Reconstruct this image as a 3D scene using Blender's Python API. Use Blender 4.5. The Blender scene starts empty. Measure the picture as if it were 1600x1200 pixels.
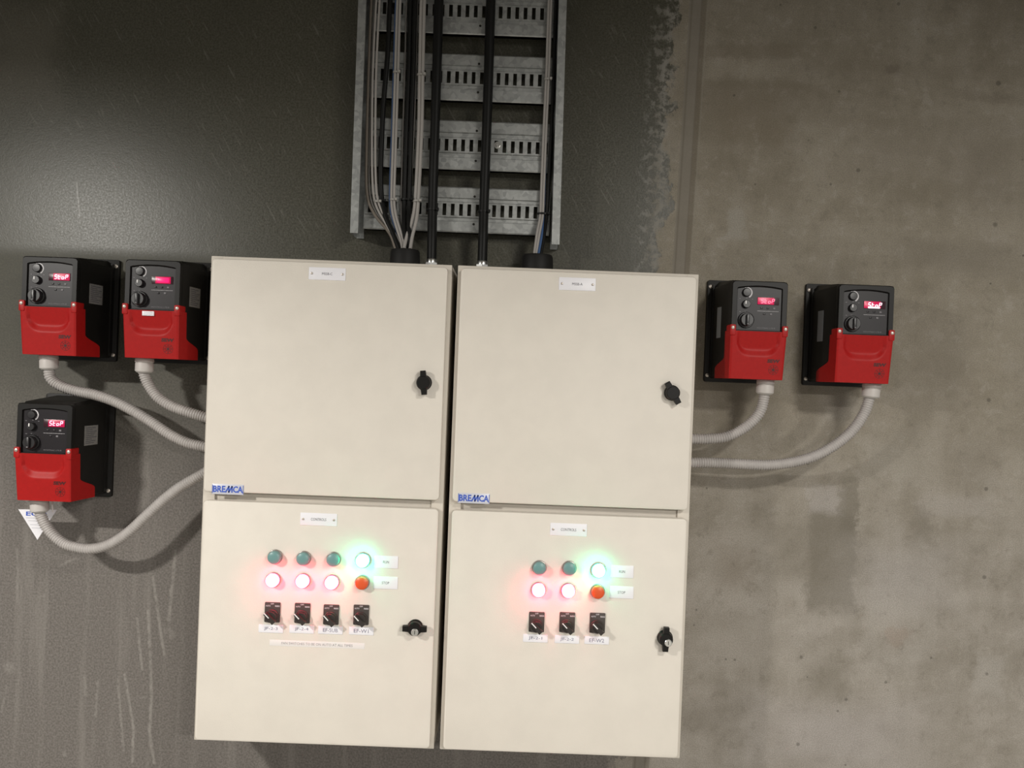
import bpy, math, random
from mathutils import Vector, Matrix, Euler
random.seed(7)
C = bpy.context.scene.collection
sc = bpy.context.scene

# ------------------------------------------------------------------ camera
FPX = 1290.0
CAM = Vector((0.76105, -2.28621, -0.27327 + 1.9))
YAW, PITCH, ROLL = 0.00013, -0.00574, 0.03834
_f = Vector((math.sin(YAW)*math.cos(PITCH), math.cos(YAW)*math.cos(PITCH), math.sin(PITCH)))
_r = Vector((math.cos(YAW), -math.sin(YAW), 0)); _u = _r.cross(_f)
RT = math.cos(ROLL)*_r + math.sin(ROLL)*_u
UP = -math.sin(ROLL)*_r + math.cos(ROLL)*_u
def U(px, py, y):
    """point of the place seen at pixel (px, py) of the 1600x1200 frame, at depth y (wall = 0)"""
    d = _f + RT*((px-800)/FPX) + UP*((600-py)/FPX)
    t = (y-CAM.y)/d.y
    return CAM + d*t
cd = bpy.data.cameras.new('camera'); cam = bpy.data.objects.new('camera', cd); C.objects.link(cam)
cd.sensor_width = 36; cd.lens = 36*FPX/1600; cd.clip_start = .02
m = Matrix((RT, UP, -_f)).transposed().to_4x4(); m.translation = CAM
cam.matrix_world = m
sc.camera = cam

# ------------------------------------------------------------------ materials
class X:
    """tiny expression wrapper over shader math nodes"""
    def __init__(s, nt, v): s.nt, s.v = nt, v
    def op(s, o, *a):
        n = s.nt.nodes.new('ShaderNodeMath'); n.operation = o
        for i, q in enumerate((s,)+a):
            q = q.v if isinstance(q, X) else q
            if isinstance(q, (int, float)): n.inputs[i].default_value = q
            else: s.nt.links.new(q, n.inputs[i])
        return X(s.nt, n.outputs[0])
    def __add__(s, o): return s.op('ADD', o)
    __radd__ = __add__
    def __mul__(s, o): return s.op('MULTIPLY', o)
    __rmul__ = __mul__
    def __sub__(s, o): return s.op('SUBTRACT', o)
    def __rsub__(s, o): return (s*-1)+o
    def abs(s): return s.op('ABSOLUTE')
    def max(s, o): return s.op('MAXIMUM', o)
    def min(s, o): return s.op('MINIMUM', o)
    def sqrt(s): return s.op('SQRT')
    def ss(s, a, b):
        n = s.nt.nodes.new('ShaderNodeMapRange'); n.interpolation_type = 'SMOOTHSTEP'
        s.nt.links.new(s.v, n.inputs[0]); n.inputs[1].default_value = min(a, b); n.inputs[2].default_value = max(a, b)
        n.inputs[3].default_value = 0. if a < b else 1.; n.inputs[4].default_value = 1. if a < b else 0.
        return X(s.nt, n.outputs[0])
def noise(nt, vec, scale, detail=3, rough=.55, dist=0):
    n = nt.nodes.new('ShaderNodeTexNoise'); nt.links.new(vec, n.inputs['Vector'])
    n.inputs['Scale'].default_value = scale; n.inputs['Detail'].default_value = detail
    n.inputs['Roughness'].default_value = rough; n.inputs['Distortion'].default_value = dist
    return X(nt, n.outputs[0])
def vxyz(nt, x, y, z):
    n = nt.nodes.new('ShaderNodeCombineXYZ')
    for i, q in enumerate((x, y, z)):
        q = q.v if isinstance(q, X) else q
        if isinstance(q, (int, float)): n.inputs[i].default_value = q
        else: nt.links.new(q, n.inputs[i])
    return n.outputs[0]
def mixc(nt, f, a, b):
    n = nt.nodes.new('ShaderNodeMix'); n.data_type = 'RGBA'
    for sock, q in ((n.inputs[0], f), (n.inputs[6], a), (n.inputs[7], b)):
        q = q.v if isinstance(q, X) else q
        if isinstance(q, (int, float)): sock.default_value = q
        elif isinstance(q, tuple): sock.default_value = (*q, 1)
        else: nt.links.new(q, sock)
    return n.outputs[2]
def newmat(name):
    m = bpy.data.materials.new(name); m.use_nodes = True
    nt = m.node_tree; b = nt.nodes['Principled BSDF']
    return m, nt, b
MATS = {}
def mat(name, col, rough=.5, metal=0., spec=.5, var=0., vscale=40., bump=0., bscale=300., emit=None, estr=0., coat=0.):
    m, nt, b = newmat(name); MATS[name] = m
    b.inputs['Base Color'].default_value = (*col, 1)
    b.inputs['Roughness'].default_value = rough; b.inputs['Metallic'].default_value = metal
    b.inputs['Specular IOR Level'].default_value = spec
    if coat: b.inputs['Coat Weight'].default_value = coat; b.inputs['Coat Roughness'].default_value = .1
    if emit: b.inputs['Emission Color'].default_value = (*emit, 1); b.inputs['Emission Strength'].default_value = estr
    tc = nt.nodes.new('ShaderNodeTexCoord').outputs['Object']
    if var:
        n = noise(nt, tc, vscale, 4).ss(.3, .7)
        nt.links.new(mixc(nt, n, tuple(c*(1-var) for c in col), tuple(min(1, c*(1+var)) for c in col)), b.inputs['Base Color'])
    if bump:
        n = noise(nt, tc, bscale, 2)
        bn = nt.nodes.new('ShaderNodeBump'); bn.inputs['Strength'].default_value = bump; bn.inputs['Distance'].default_value = .001
        nt.links.new(n.v, bn.inputs['Height']); nt.links.new(bn.outputs[0], b.inputs['Normal'])
    return m
M_cream = mat('cream_powder_coat', (.71, .662, .592), .55, var=.02, vscale=14, bump=.25, bscale=420)
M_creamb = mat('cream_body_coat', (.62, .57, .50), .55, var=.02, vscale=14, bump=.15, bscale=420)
M_gasket = mat('gasket_black', (.02, .018, .015), .8)
M_white = mat('white_laminate', (.83, .82, .86), .4)
M_whited = mat('white_tape', (.78, .74, .72), .6)
M_ink = mat('grey_ink', (.09, .085, .1), .6)
M_inkl = mat('faint_ink', (.56, .56, .60), .6)
M_blue = mat('blue_ink', (.05, .11, .5), .5)
M_badge = mat('badge_foil', (.62, .63, .70), .35, metal=.2)
M_black = mat('black_plastic', (.008, .0072, .0065), .42, spec=.25, bump=.04, bscale=900)
M_blackm = mat('matt_black_plastic', (.008, .0075, .007), .6, spec=.3)
M_hous = mat('drive_housing_black', (.009, .008, .007), .5, spec=.3, bump=.15, bscale=700)
M_panel = mat('drive_panel_grey', (.0135, .0112, .0132), .36, spec=.3)
M_knob = mat('knob_black', (.012, .011, .012), .35)
M_red = mat('drive_red', (.355, .009, .0085), .45, spec=.2, var=.05, vscale=120, bump=.1, bscale=900)
M_redink = mat('dark_print', (.05, .004, .004), .5)
M_steel = mat('bright_steel', (.75, .75, .73), .28, metal=1.)
M_screw = mat('screw_zinc', (.55, .5, .45), .4, metal=.7)
M_label = mat('rating_label', (.22, .21, .20), .4, var=.15, vscale=200)
M_labelb = mat('side_label', (.30, .32, .35), .4)
M_mark = mat('pale_mark', (.60, .58, .60), .5)
M_markd = mat('dim_mark', (.16, .15, .16), .5)
M_white2 = mat('pointer_white', (.85, .83, .82), .5)
M_sw = mat('switch_plate_black', (.046, .038, .033), .5)
M_swk = mat('switch_knob_black', (.030, .024, .021), .45)
M_con = mat('conduit_grey', (.39, .365, .35), .5, var=.05, vscale=60)
M_gland = mat('conduit_gland_grey', (.50, .475, .45), .5)
M_cgrey = mat('cable_grey', (.36, .34, .32), .55)
M_cbrown = mat('cable_brown_grey', (.17, .145, .12), .6)
M_cdgrey = mat('cable_mid_grey', (.2, .19, .18), .6)
M_cblack = mat('cable_black', (.007, .007, .0065), .45, spec=.22)
M_cblue = mat('cable_blue', (.045, .10, .23), .5)
M_lens_teal = mat('lens_teal', (.15, .29, .285), .38)
M_lens_or = mat('lens_orange', (.72, .095, .022), .38)
M_lens_red = mat('lens_lit_red', (.7, .1, .1), .4, emit=(1., .028, .10), estr=55)
M_lens_grn = mat('lens_lit_green', (.1, .7, .5), .4, emit=(.025, 1., .50), estr=50)
M_bezel = mat('lamp_bezel', (.30, .28, .26), .3, metal=.6)
M_disp = mat('display_red', (.05, .0, .01), .3, emit=(1., .0, .11), estr=.6)
M_dispd = mat('display_dark', (.03, .004, .01), .3)
M_dig = mat('display_digit', (.5, .1, .2), .3, emit=(1., .68, .86), estr=1.6)
M_digr = mat('display_digit_red', (.5, .1, .2), .3, emit=(1., .12, .25), estr=1.1)
M_digs = mat('display_digit_smeared', (.5, .0, .1), .3, emit=(1., .01, .13), estr=1.0)
M_disp_b = mat('display_red_dim', (.05, .0, .01), .3, emit=(1., .0, .11), estr=.5)
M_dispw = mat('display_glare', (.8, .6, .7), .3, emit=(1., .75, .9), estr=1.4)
def galv():
    m, nt, b = newmat('galvanised_steel')
    tc = nt.nodes.new('ShaderNodeTexCoord').outputs['Object']
    v = nt.nodes.new('ShaderNodeTexVoronoi'); v.inputs['Scale'].default_value = 90; nt.links.new(tc, v.inputs['Vector'])
    sep = nt.nodes.new('ShaderNodeSeparateColor'); nt.links.new(v.outputs['Color'], sep.inputs[0])
    n = X(nt, sep.outputs[0])*.6 + noise(nt, tc, 60, 3)*.4
    nt.links.new(mixc(nt, n, (.26, .27, .265), (.48, .49, .48)), b.inputs['Base Color'])
    b.inputs['Metallic'].default_value = .65; b.inputs['Roughness'].default_value = .48
    return m
M_galv = galv()

# wall: dark coated concrete left of a pour joint, bare concrete right of it
pA, pB = U(1080, 0, 0), U(1053, 420, 0)
SB = (pA.x-pB.x)/(pA.z-pB.z); SA = pB.x - SB*pB.z
def wall_mat():
    m, nt, b = newmat('painted_and_bare_concrete')
    pos = nt.nodes.new('ShaderNodeNewGeometry').outputs['Position']
    sp = nt.nodes.new('ShaderNodeSeparateXYZ'); nt.links.new(pos, sp.inputs[0])
    x, z = X(nt, sp.outputs[0]), X(nt, sp.outputs[2])
    n_lo = noise(nt, pos, 2.6, 5, .6)
    n_mid = noise(nt, pos, 9, 6, .62)
    n_hi = noise(nt, pos, 45, 5, .65)
    n_gr = noise(nt, pos, 330, 2, .6)
    n_sp = noise(nt, pos, 190, 2, .7)
    zs = z.max(1.72)
    s = x - (zs*SB + SA) - (z.min(1.72)-1.72)*.045      # distance right of the joint, bends a little
    # ---- bare concrete
    streak_v = noise(nt, vxyz(nt, x*14, 0., z*1.6), 1., 5, .6)
    streak_h = noise(nt, vxyz(nt, x*1.3, 3., z*9), 1., 5, .6)
    f = n_lo*.34 + n_mid*.26 + streak_v*.16 + streak_h*.24
    bare = mixc(nt, f.ss(.36, .64), (.225, .197, .150), (.33, .298, .242))
    bare = mixc(nt, n_mid.ss(.5, .72)*.35, bare, (.32, .292, .255))
    bare = mixc(nt, z.ss(1.75, 1.0)*.6, bare, mixc(nt, f.ss(.36, .64), (.26, .237, .205), (.42, .39, .36)))
    bare = mixc(nt, n_hi.ss(.55, .8)*.28, bare, (.15, .132, .105))
    n_tx = noise(nt, pos, 21, 8, .72)
    bare = mixc(nt, n_tx.ss(.52, .64)*.32, bare, (.42, .39, .345))
    bare = mixc(nt, n_tx.ss(.47, .36)*.34, bare, (.165, .145, .115))
    dx = x + (n_tx-.5)*.07 + (n_mid-.5)*.08 + (n_hi-.5)*.03; dz = z + (n_lo-.5)*.10 + (n_hi-.5)*.04
    def blot(px, py, w, h, soft=.6):
        p = U(px, py, 0); w /= 564.; h /= 564.
        a = ((dx-p.x).abs()*(1/w)).max((dz-p.z).abs()*(1/h))
        return a.ss(1.0+soft*.5, 1.0-soft)
    def disc(px, py, r, soft=.5):
        p = U(px, py, 0); r /= 564.
        ex, ez = dx-p.x, dz-p.z
        return (ex*ex+ez*ez).sqrt().ss(r*(1+soft*.5), r*(1-soft))
    for args, col, k in (
        ((1170, 82, 90, 12, .5), (.20, .168, .125), .5), ((1165, 112, 80, 16, .6), (.36, .325, .265), .45), ((1175, 195, 62, 42, .6), (.20, .165, .118), .42),
        ((1400, 110, 190, 16, .8), (.2, .172, .13), .35), ((1190, 140, 110, 7, .6), (.21, .178, .132), .4), ((1395, 112, 16, 8, .6), (.15, .125, .1), .5), ((1540, 150, 60, 8, .7), (.19, .16, .125), .4),
        ((1540, 260, 60, 70, .9), (.2, .175, .14), .45), ((1500, 400, 110, 30, .9), (.19, .168, .135), .5), ((1470, 560, 60, 90, .9), (.24, .215, .18), .3),
        ((1300, 875, 38, 82, .25), (.165, .148, .118), .62), ((1325, 790, 16, 50, .4), (.165, .148, .118), .5),
        ((1290, 1062, 40, 36, .8), (.175, .155, .12), .5), ((1150, 880, 28, 36, .9), (.18, .145, .105), .4),
        ((1440, 820, 14, 36, .6), (.19, .17, .14), .45), ((1090, 1120, 70, 30, .9), (.17, .15, .12), .45),
        ((1240, 860, 45, 60, .9), (.2, .18, .145), .4), ((1180, 160, 200, 30, .9), (.2, .17, .128), .3),
        ((1520, 720, 45, 42, .8), (.21, .185, .15), .35), ((1160, 630, 60, 40, .9), (.17, .15, .115), .4),
        ((1300, 1150, 150, 60, .9), (.40, .37, .355), .55), ((1150, 1000, 85, 40, .8), (.39, .36, .32), .5),
        ((1410, 900, 90, 55, .9), (.385, .36, .34), .5), ((1290, 780, 26, 24, .5), (.41, .385, .37), .45),
        ((1400, 720, 60, 40, .9), (.37, .345, .30), .45), ((1545, 1060, 26, 36, .5), (.42, .395, .36), .5),
        ((1152, 352, 16, 24, .4), (.36, .34, .30), .55), ((1400, 240, 110, 50, .95), (.28, .25, .205), .4),
        ((1320, 640, 40, 20, .8), (.35, .325, .29), .4), ((1500, 790, 60, 20, .7), (.4, .37, .34), .45)):
        bare = mixc(nt, blot(*args)*k, bare, col)
    bare = mixc(nt, disc(1402, 990, 62, .5)*(1-disc(1402, 990, 44, .6))*.4, bare, (.42, .395, .36))
    bare = mixc(nt, disc(1402, 992, 20, .4)*.4, bare, (.30, .235, .19))
    v = nt.nodes.new('ShaderNodeTexVoronoi'); v.inputs['Scale'].default_value = 11; nt.links.new(pos, v.inputs['Vector'])
    pit = X(nt, v.outputs['Distance']).ss(.045, .02)*n_lo.ss(.5, .56)
    for (px, py, rr) in ((1274, 43, 3), (1147, 149, 2.6), (1311, 143, 2.6), (1341, 266, 4), (1298, 288, 2.4), (1180, 288, 2), (1555, 351, 4.4), (1404, 6, 3.4), (1560, 130, 5), (1104, 763, 2), (1262, 725, 2.6),
                         (1545, 625, 4), (1541, 764, 4), (1252, 1027, 3.4), (1148, 1031, 2.4), (1134, 1030, 2.2), (1542, 1053, 3), (1322, 1093, 3), (1309, 1111, 2.4), (1247, 1163, 3.6), (1455, 1028, 2.4), (1538, 902, 4), (1384, 1066, 3), (1088, 953, 2)):
        p = U(px, py, 0); ex, ez = x-p.x, z-p.z; rr /= 680.
        pit = pit.max((ex*ex+ez*ez).sqrt().ss(rr*1.25, rr*.6)*.8)
    v2 = nt.nodes.new('ShaderNodeTexVoronoi'); v2.inputs['Scale'].default_value = 34; nt.links.new(pos, v2.inputs['Vector'])
    pit2 = X(nt, v2.outputs['Distance']).ss(.07, .045)*n_mid.ss(.53, .58)
    bare = mixc(nt, (pit.max(pit2*.6))*.6, bare, (.045, .04, .033))
    bare = mixc(nt, n_gr.ss(.32, .68)*.34, bare, (.09, .08, .065))
    # ---- dark coating
    g = n_sp.ss(.28, .72)
    coat = mixc(nt, g, (.048, .046, .032), (.094, .090, .069))
    coat = mixc(nt, n_lo.ss(.42, .66)*.4, coat, (.055, .052, .038))
    ang = .55                                            # fine slanted scratches
    u = x*math.cos(ang) - z*math.sin(ang); w = x*math.sin(ang) + z*math.cos(ang)
    scr = noise(nt, vxyz(nt, (x*.86+z*.5)*150, 0., (z*.86-x*.5)*13), 1., 2, .5).ss(.60, .74)
    coat = mixc(nt, scr*.25*z.ss(1.75, 2.1), coat, (.26, .25, .22))
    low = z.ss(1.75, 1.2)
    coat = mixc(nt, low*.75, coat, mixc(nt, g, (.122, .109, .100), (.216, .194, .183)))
    # pale runs down the lower left
    wx = x + (n_hi-.5)*.012; wz = z + (n_mid-.5)*.02
    def seg(a, b_, w_, xx=None, zz=None):
        xx = xx or wx; zz = zz or wz
        p, q = U(*a, 0), U(*b_, 0); ex, ez = q.x-p.x, q.z-p.z; L2 = ex*ex+ez*ez
        t = ((xx-p.x)*(ex/L2) + (zz-p.z)*(ez/L2)).max(0.).min(1.)
        ddx = xx-p.x-t*ex; ddz = zz-p.z-t*ez; w_ /= 564.
        return (ddx*ddx+ddz*ddz).sqrt().ss(w_*1.5, w_*.3)
    runs = None
    for pts_, w_, k in (
        (((239, 901), (249, 970), (257, 1023)), 2.2, .55), (((274, 862), (264, 970)), 2.6, .5), (((214, 966), (222, 1046)), 2.2, .5),
        (((232, 954), (237, 1085), (234, 1146), (241, 1192)), 2.4, .6), (((184, 1062), (193, 1173)), 2., .5), (((195, 1054), (209, 1138), (207, 1190)), 2.2, .55),
        (((132, 1058), (134, 1085)), 2.4, .4), (((153, 1066), (149, 1119)), 2., .4), (((27, 859), (27, 940)), 2., .35), (((10, 1073), (2, 1112)), 2., .3),
        (((207, 1090), (226, 1090)), 1.8, .3), (((262, 986), (267, 992)), 6., .4), (((12, 1041), (15, 1045)), 8., .35), (((100, 1174), (101, 1180)), 3., .5), (((60, 935), (70, 932)), 2.5, .3),
        (((95, 885), (120, 872)), 2., .3)):
        for a, b_ in zip(pts_[:-1], pts_[1:]):
            e_ = seg(a, b_, w_)*k; runs = e_ if runs is None else runs.max(e_)
    coat = mixc(nt, runs*n_hi.ss(.3, .6)*.75, coat, (.36, .34, .31))
    coat = mixc(nt, noise(nt, vxyz(nt, x*22, 5., z*1.4), 1., 4, .6).ss(.50, .70)*z.ss(1.5, 1.25)*.28, coat, (.29, .27, .245))
    pl = U(40, 85, 0)
    coat = mixc(nt, ((dx-pl.x).abs()*9).max((dz-pl.z).abs()*6).ss(1.3, .3)*.25, coat, (.2, .18, .15))
    sc1 = U(122, 312, 0)
    coat = mixc(nt, (x-sc1.x+(z-sc1.z)*.12).abs().ss(.0028, .0012)*(z-sc1.z).abs().ss(.055, .045)*.5, coat, (.32, .31, .29))
    # ---- ragged edge of the coating, joint lines
    rag = noise(nt, vxyz(nt, x*1., 7., z*.8), 15, 7, .66)*.62 + noise(nt, vxyz(nt, x*.6, 2., z), 4.2, 3, .5)*.38
    edge = (s + (rag-.5)*.30).ss(-.036, -.028)
    splat = n_hi.ss(.48, .56)*s.ss(-.10, -.05)*.5
    mask = edge.max(splat).max(s.ss(-.003, .003))
    chalk = (s+.052+(rag-.5)*.16).abs().ss(.034, .003)*n_hi.ss(.42, .60)*.75*z.ss(1.7, 1.8)
    chalk = chalk.max(s.ss(-.125, -.09)*s.ss(-.02, -.05)*n_hi.ss(.50, .60)*.42*z.ss(1.7, 1.8))
    strip = mixc(nt, n_mid, (.185, .165, .135), (.23, .21, .18))
    body = mixc(nt, (s-.014).abs().ss(.020, .016)*.75, bare, strip)
    body = mixc(nt, (s-.036).abs().ss(.010, .005)*.5, body, (.12, .10, .075))
    body = mixc(nt, (s-.003).abs().ss(.0035, .0015)*.35, body, (.11, .095, .07))
    body = mixc(nt, (s-.047).abs().ss(.003, .001)*.35, body, (.26, .24, .2))
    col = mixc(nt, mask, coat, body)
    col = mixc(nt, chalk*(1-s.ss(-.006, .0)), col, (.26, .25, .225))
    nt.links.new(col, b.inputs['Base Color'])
    rg = mask*.45 + (1-mask)*(z.ss(1.905, 1.955)*-.23) + .58 + (n_sp-.5)*.30
    nt.links.new(rg.v, b.inputs['Roughness']); b.inputs['Specular IOR Level'].default_value = .4
    bn = nt.nodes.new('ShaderNodeBump'); bn.inputs['Strength'].default_value = .32; bn.inputs['Distance'].default_value = .0014
    h = n_sp*.55 + n_hi*.6 + n_mid*.5 - pit*1.2
    nt.links.new(h.v, bn.inputs['Height']); nt.links.new(bn.outputs[0], b.inputs['Normal'])
    return m

# ------------------------------------------------------------------ mesh builder
class MB:
    def __init__(s): s.v = []; s.f = []; s.mi = []
    def add(s, vs, fs, mi=0):
        o = len(s.v); s.v += [tuple(q) for q in vs]
        for f in fs: s.f.append([i+o for i in f]); s.mi.append(mi)
    def box(s, x0, x1, y0, y1, z0, z1, mi=0):
        vs = [(x, y, z) for x in (x0, x1) for y in (y0, y1) for z in (z0, z1)]
        s.add(vs, [(0, 1, 3, 2), (4, 6, 7, 5), (0, 4, 5, 1), (2, 3, 7, 6), (0, 2, 6, 4), (1, 5, 7, 3)], mi)
    def loops(s, L, cap0=True, cap1=True, mi=0):
        """bridge closed loops of equal count (each wound anticlockwise as seen from the end of the stack)"""
        n = len(L[0]); vs = [p for l in L for p in l]; fs = []
        for a in range(len(L)-1):
            for i in range(n):
                j = (i+1) % n
                fs.append((a*n+i, a*n+j, (a+1)*n+j, (a+1)*n+i))
        if cap0: fs.append(tuple(reversed(range(n))))
        if cap1: fs.append(tuple((len(L)-1)*n+i for i in range(n)))
        s.add(vs, fs, mi)
    def rbox(s, x0, x1, yf, yb, z0, z1, r=.004, b=.0015, mi=0):
        """rounded-corner slab facing -y, front edge bevelled"""
        def out(i):
            return [(x, z) for x, z in rrect(x0+i, x1-i, z0+i, z1-i, max(r-i, .0003))]
        L = [[(x, yb, z) for x, z in out(0)], [(x, yf+b, z) for x, z in out(0)],
             [(x, yf+b*.3, z) for x, z in out(b*.3)], [(x, yf, z) for x, z in out(b)]]
        s.loops(L, mi=mi)
    def lathe(s, prof, c, ax, n=32, mi=0, cap0=True, cap1=True, phase=0.):
        """prof: (radius, height) along axis ax from centre c"""
        ax = Vector(ax).normalized(); t = Vector((0, 0, 1)) if abs(ax.z) < .9 else Vector((1, 0, 0))
        e1 = ax.cross(t).normalized(); e2 = ax.cross(e1); c = Vector(c)
        L = [[c+ax*h+(e1*math.cos(2*math.pi*k/n+phase)+e2*math.sin(2*math.pi*k/n+phase))*r for k in range(n)] for r, h in prof]
        s.loops(L, cap0, cap1, mi)
    def tube(s, pts, rad, n=10, mi=0):
        pts = [Vector(p) for p in pts]; L = []; e = None
        for i, p in enumerate(pts):
            t = (pts[min(i+1, len(pts)-1)]-pts[max(i-1, 0)]).normalized()
            if e is None: e = t.cross(Vector((0, 1, 0.01))).normalized()
            e = (e - t*e.dot(t)).normalized(); g = t.cross(e)
            r = rad(i) if callable(rad) else rad
            L.append([p+(e*math.cos(2*math.pi*k/n)+g*math.sin(2*math.pi*k/n))*r for k in range(n)])
        s.loops(L, mi=mi)
    def prism(s, poly, y0, y1, mi=0):
        """polygon in (x, z), anticlockwise seen from the front, pushed from front y0 to back y1"""
        s.loops([[(x, y1, z) for x, z in poly], [(x, y0, z) for x, z in poly]], mi=mi)
    def stroke(s, a, b, w, y, mi=0, th=.0003):
        a = Vector((a[0], 0, a[1])); b = Vector((b[0], 0, b[1])); d = (b-a).normalized(); q = Vector((d.z, 0, -d.x))*w/2
        s.prism([((a+q).x, (a+q).z), ((b+q).x, (b+q).z), ((b-q).x, (b-q).z), ((a-q).x, (a-q).z)], y-th, y, mi)
    def text(s, txt, cx, cz, y, h, w=None, mi=1, bold=0., slant=0., yfun=None):
        vs, fs = glyphs(txt, bold)
        if not vs: return
        xs = [v[0] for v in vs]; zs = [v[1] for v in vs]
        k = h/(max(zs)-min(zs)); kx = (w/(max(xs)-min(xs))) if w else k
        mx = (max(xs)+min(xs))/2; mz = (max(zs)+min(zs))/2
        out = []
        for a, b in vs:
            zz = (b-mz)*k; xx = (a-mx)*kx + zz*slant
            out.append((cx+xx, yfun(cz+zz) if yfun else y, cz+zz))
        s.add(out, fs, mi)
    def build(s, name, mats, parent=None, smooth=True, angle=35):
        me = bpy.data.meshes.new(name); me.from_pydata(s.v, [], s.f); me.validate()
        if not isinstance(mats, (list, tuple)): mats = [mats]
        for q in mats: me.materials.append(q)
        if len(mats) > 1 and len(me.polygons) == len(s.mi): me.polygons.foreach_set('material_index', s.mi)
        if smooth:
            me.polygons.foreach_set('use_smooth', [True]*len(me.polygons)); me.set_sharp_from_angle(angle=math.radians(angle))
        me.update()
        o = bpy.data.objects.new(name, me); C.objects.link(o)
        if parent is not None: o.parent = parent
        return o
def rrect(x0, x1, z0, z1, r, k=5):
    """anticlockwise as seen from the front (camera side, x right, z up)"""
    out = []
    for cx, cz, a0 in ((x1-r, z1-r, 0), (x0+r, z1-r, 90), (x0+r, z0+r, 180), (x1-r, z0+r, 270)):
        for i in range(k+1):
            a = math.radians(a0+90*i/k); out.append((cx+r*math.cos(a), cz+r*math.sin(a)))
    return out
_gl = {}
def glyphs(txt, bold=0.):
    if (txt, bold) in _gl: return _gl[(txt, bold)]
    cu = bpy.data.curves.new('t', 'FONT'); cu.body = txt; cu.size = 1; cu.offset = bold; cu.resolution_u = 2
    ob = bpy.data.objects.new('t', cu); C.objects.link(ob)
    dg = bpy.context.evaluated_depsgraph_get(); ev = ob.evaluated_get(dg); me = ev.to_mesh()
    vs = [(v.co.x, v.co.y) for v in me.vertices]; fs = []
    for p in me.polygons:
        ix = list(p.vertices)
        if p.normal.z < 0: ix.reverse()
        fs.append(ix)
    ev.to_mesh_clear(); bpy.data.objects.remove(ob); bpy.data.curves.remove(cu)
    _gl[(txt, bold)] = (vs, fs); return vs, fs
def crom(P, step):
    """Catmull-Rom through P, resampled at even spacing"""
    P = [Vector(p) for p in P]; Q = [2*P[0]-P[1]]+P+[2*P[-1]-P[-2]]; fine = []
    for i in range(1, len(Q)-2):
        a, b, c, d = Q[i-1:i+3]
        for k in range(24):
            t = k/24
            fine.append(.5*((2*b)+(c-a)*t+(2*a-5*b+4*c-d)*t*t+(3*b-a-3*c+d)*t**3))
    fine.append(P[-1]); out = [fine[0]]; acc = 0.
    tot = sum((fine[i+1]-fine[i]).length for i in range(len(fine)-1)); n = max(2, round(tot/step)); st = tot/n
    need = st
    for i in range(len(fine)-1):
        l = (fine[i+1]-fine[i]).length
        while acc+l >= need-1e-9 and len(out) < n:
            out.append(fine[i].lerp(fine[i+1], (need-acc)/l if l else 0)); need += st
        acc += l
    out.append(fine[-1]); return out
def tag(o, label, cat, group=None):
    o['label'] = label; o['category'] = cat
    if group: o['group'] = group
    return o
def thing(name, loc, label, cat, group=None):
    o = bpy.data.objects.new(name, None); C.objects.link(o); o.location = loc; o.empty_display_size = .05
    return tag(o, label, cat, group)
def kids(o): return [c for c in bpy.data.objects if c.parent == o]
def copy_tree(o, parent=None):
    c = o.copy(); C.objects.link(c)
    if parent is not None: c.parent = parent
    for ch in kids(o): copy_tree(ch, c)
    return c
def struct(o): o['kind'] = 'structure'; return o

# ------------------------------------------------------------------ the setting
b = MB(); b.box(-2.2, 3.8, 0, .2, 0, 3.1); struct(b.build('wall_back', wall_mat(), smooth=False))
M_floor = mat('floor_concrete', (.24, .23, .21), .8, var=.15, vscale=5)
M_ceil = mat('ceiling_concrete', (.20, .19, .17), .9, var=.1, vscale=5)
b = MB(); b.box(-2.2, 3.8, -7, 0, -.1, 0); struct(b.build('floor', M_floor, smooth=False))
b = MB(); b.box(-2.2, 3.8, -7, 0, 3.0, 3.1); struct(b.build('ceiling', M_ceil, smooth=False))

# ------------------------------------------------------------------ electrical cabinets
DW, DH = .59, 1.20746          # door width, height over both doors
YD = -.222                      # front face of the doors
IN = .009
def nameplate(root, cx, cz, w, h, txt, th, tw=None, screws=True, name='nameplate', ink=M_ink, bold=0., th_p=.0016):
    b = MB(); b.rbox(cx-w/2, cx+w/2, YD-th_p, YD, cz-h/2, cz+h/2, .0015, .0005)
    b.text(txt, cx, cz, YD-th_p-.00025, th, tw, 1, bold)
    o = b.build(name, [M_white, ink], root)
    if screws:
        for s in (-1, 1):
            k = MB(); k.lathe([(.0030, 0), (.0030, .0012), (.0015, .0018)], (cx+s*(w/2-.0075), YD-th_p, cz), (0, -1, 0), 14)
            k.build('screw', M_screw, o)
    return o
def indicator(root, cx, cz, lens, lit):
    r = .0160
    b = MB(); b.lathe([(.0182, 0), (.0186, .004), (.0180, .0065), (.0168, .0070)], (cx, YD, cz), (0, -1, 0), 36)
    o = b.build('indicator_lamp', M_bezel, root)
    b = MB(); b.lathe([(r, .0060), (r, .0150), (r*.93, .0180), (r*.72, .0198), (r*.4, .0207), (r*.1, .0210)], (cx, YD, cz), (0, -1, 0), 36)
    l = b.build('lens', lens, o); l['label'] = lit
    return o
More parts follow.
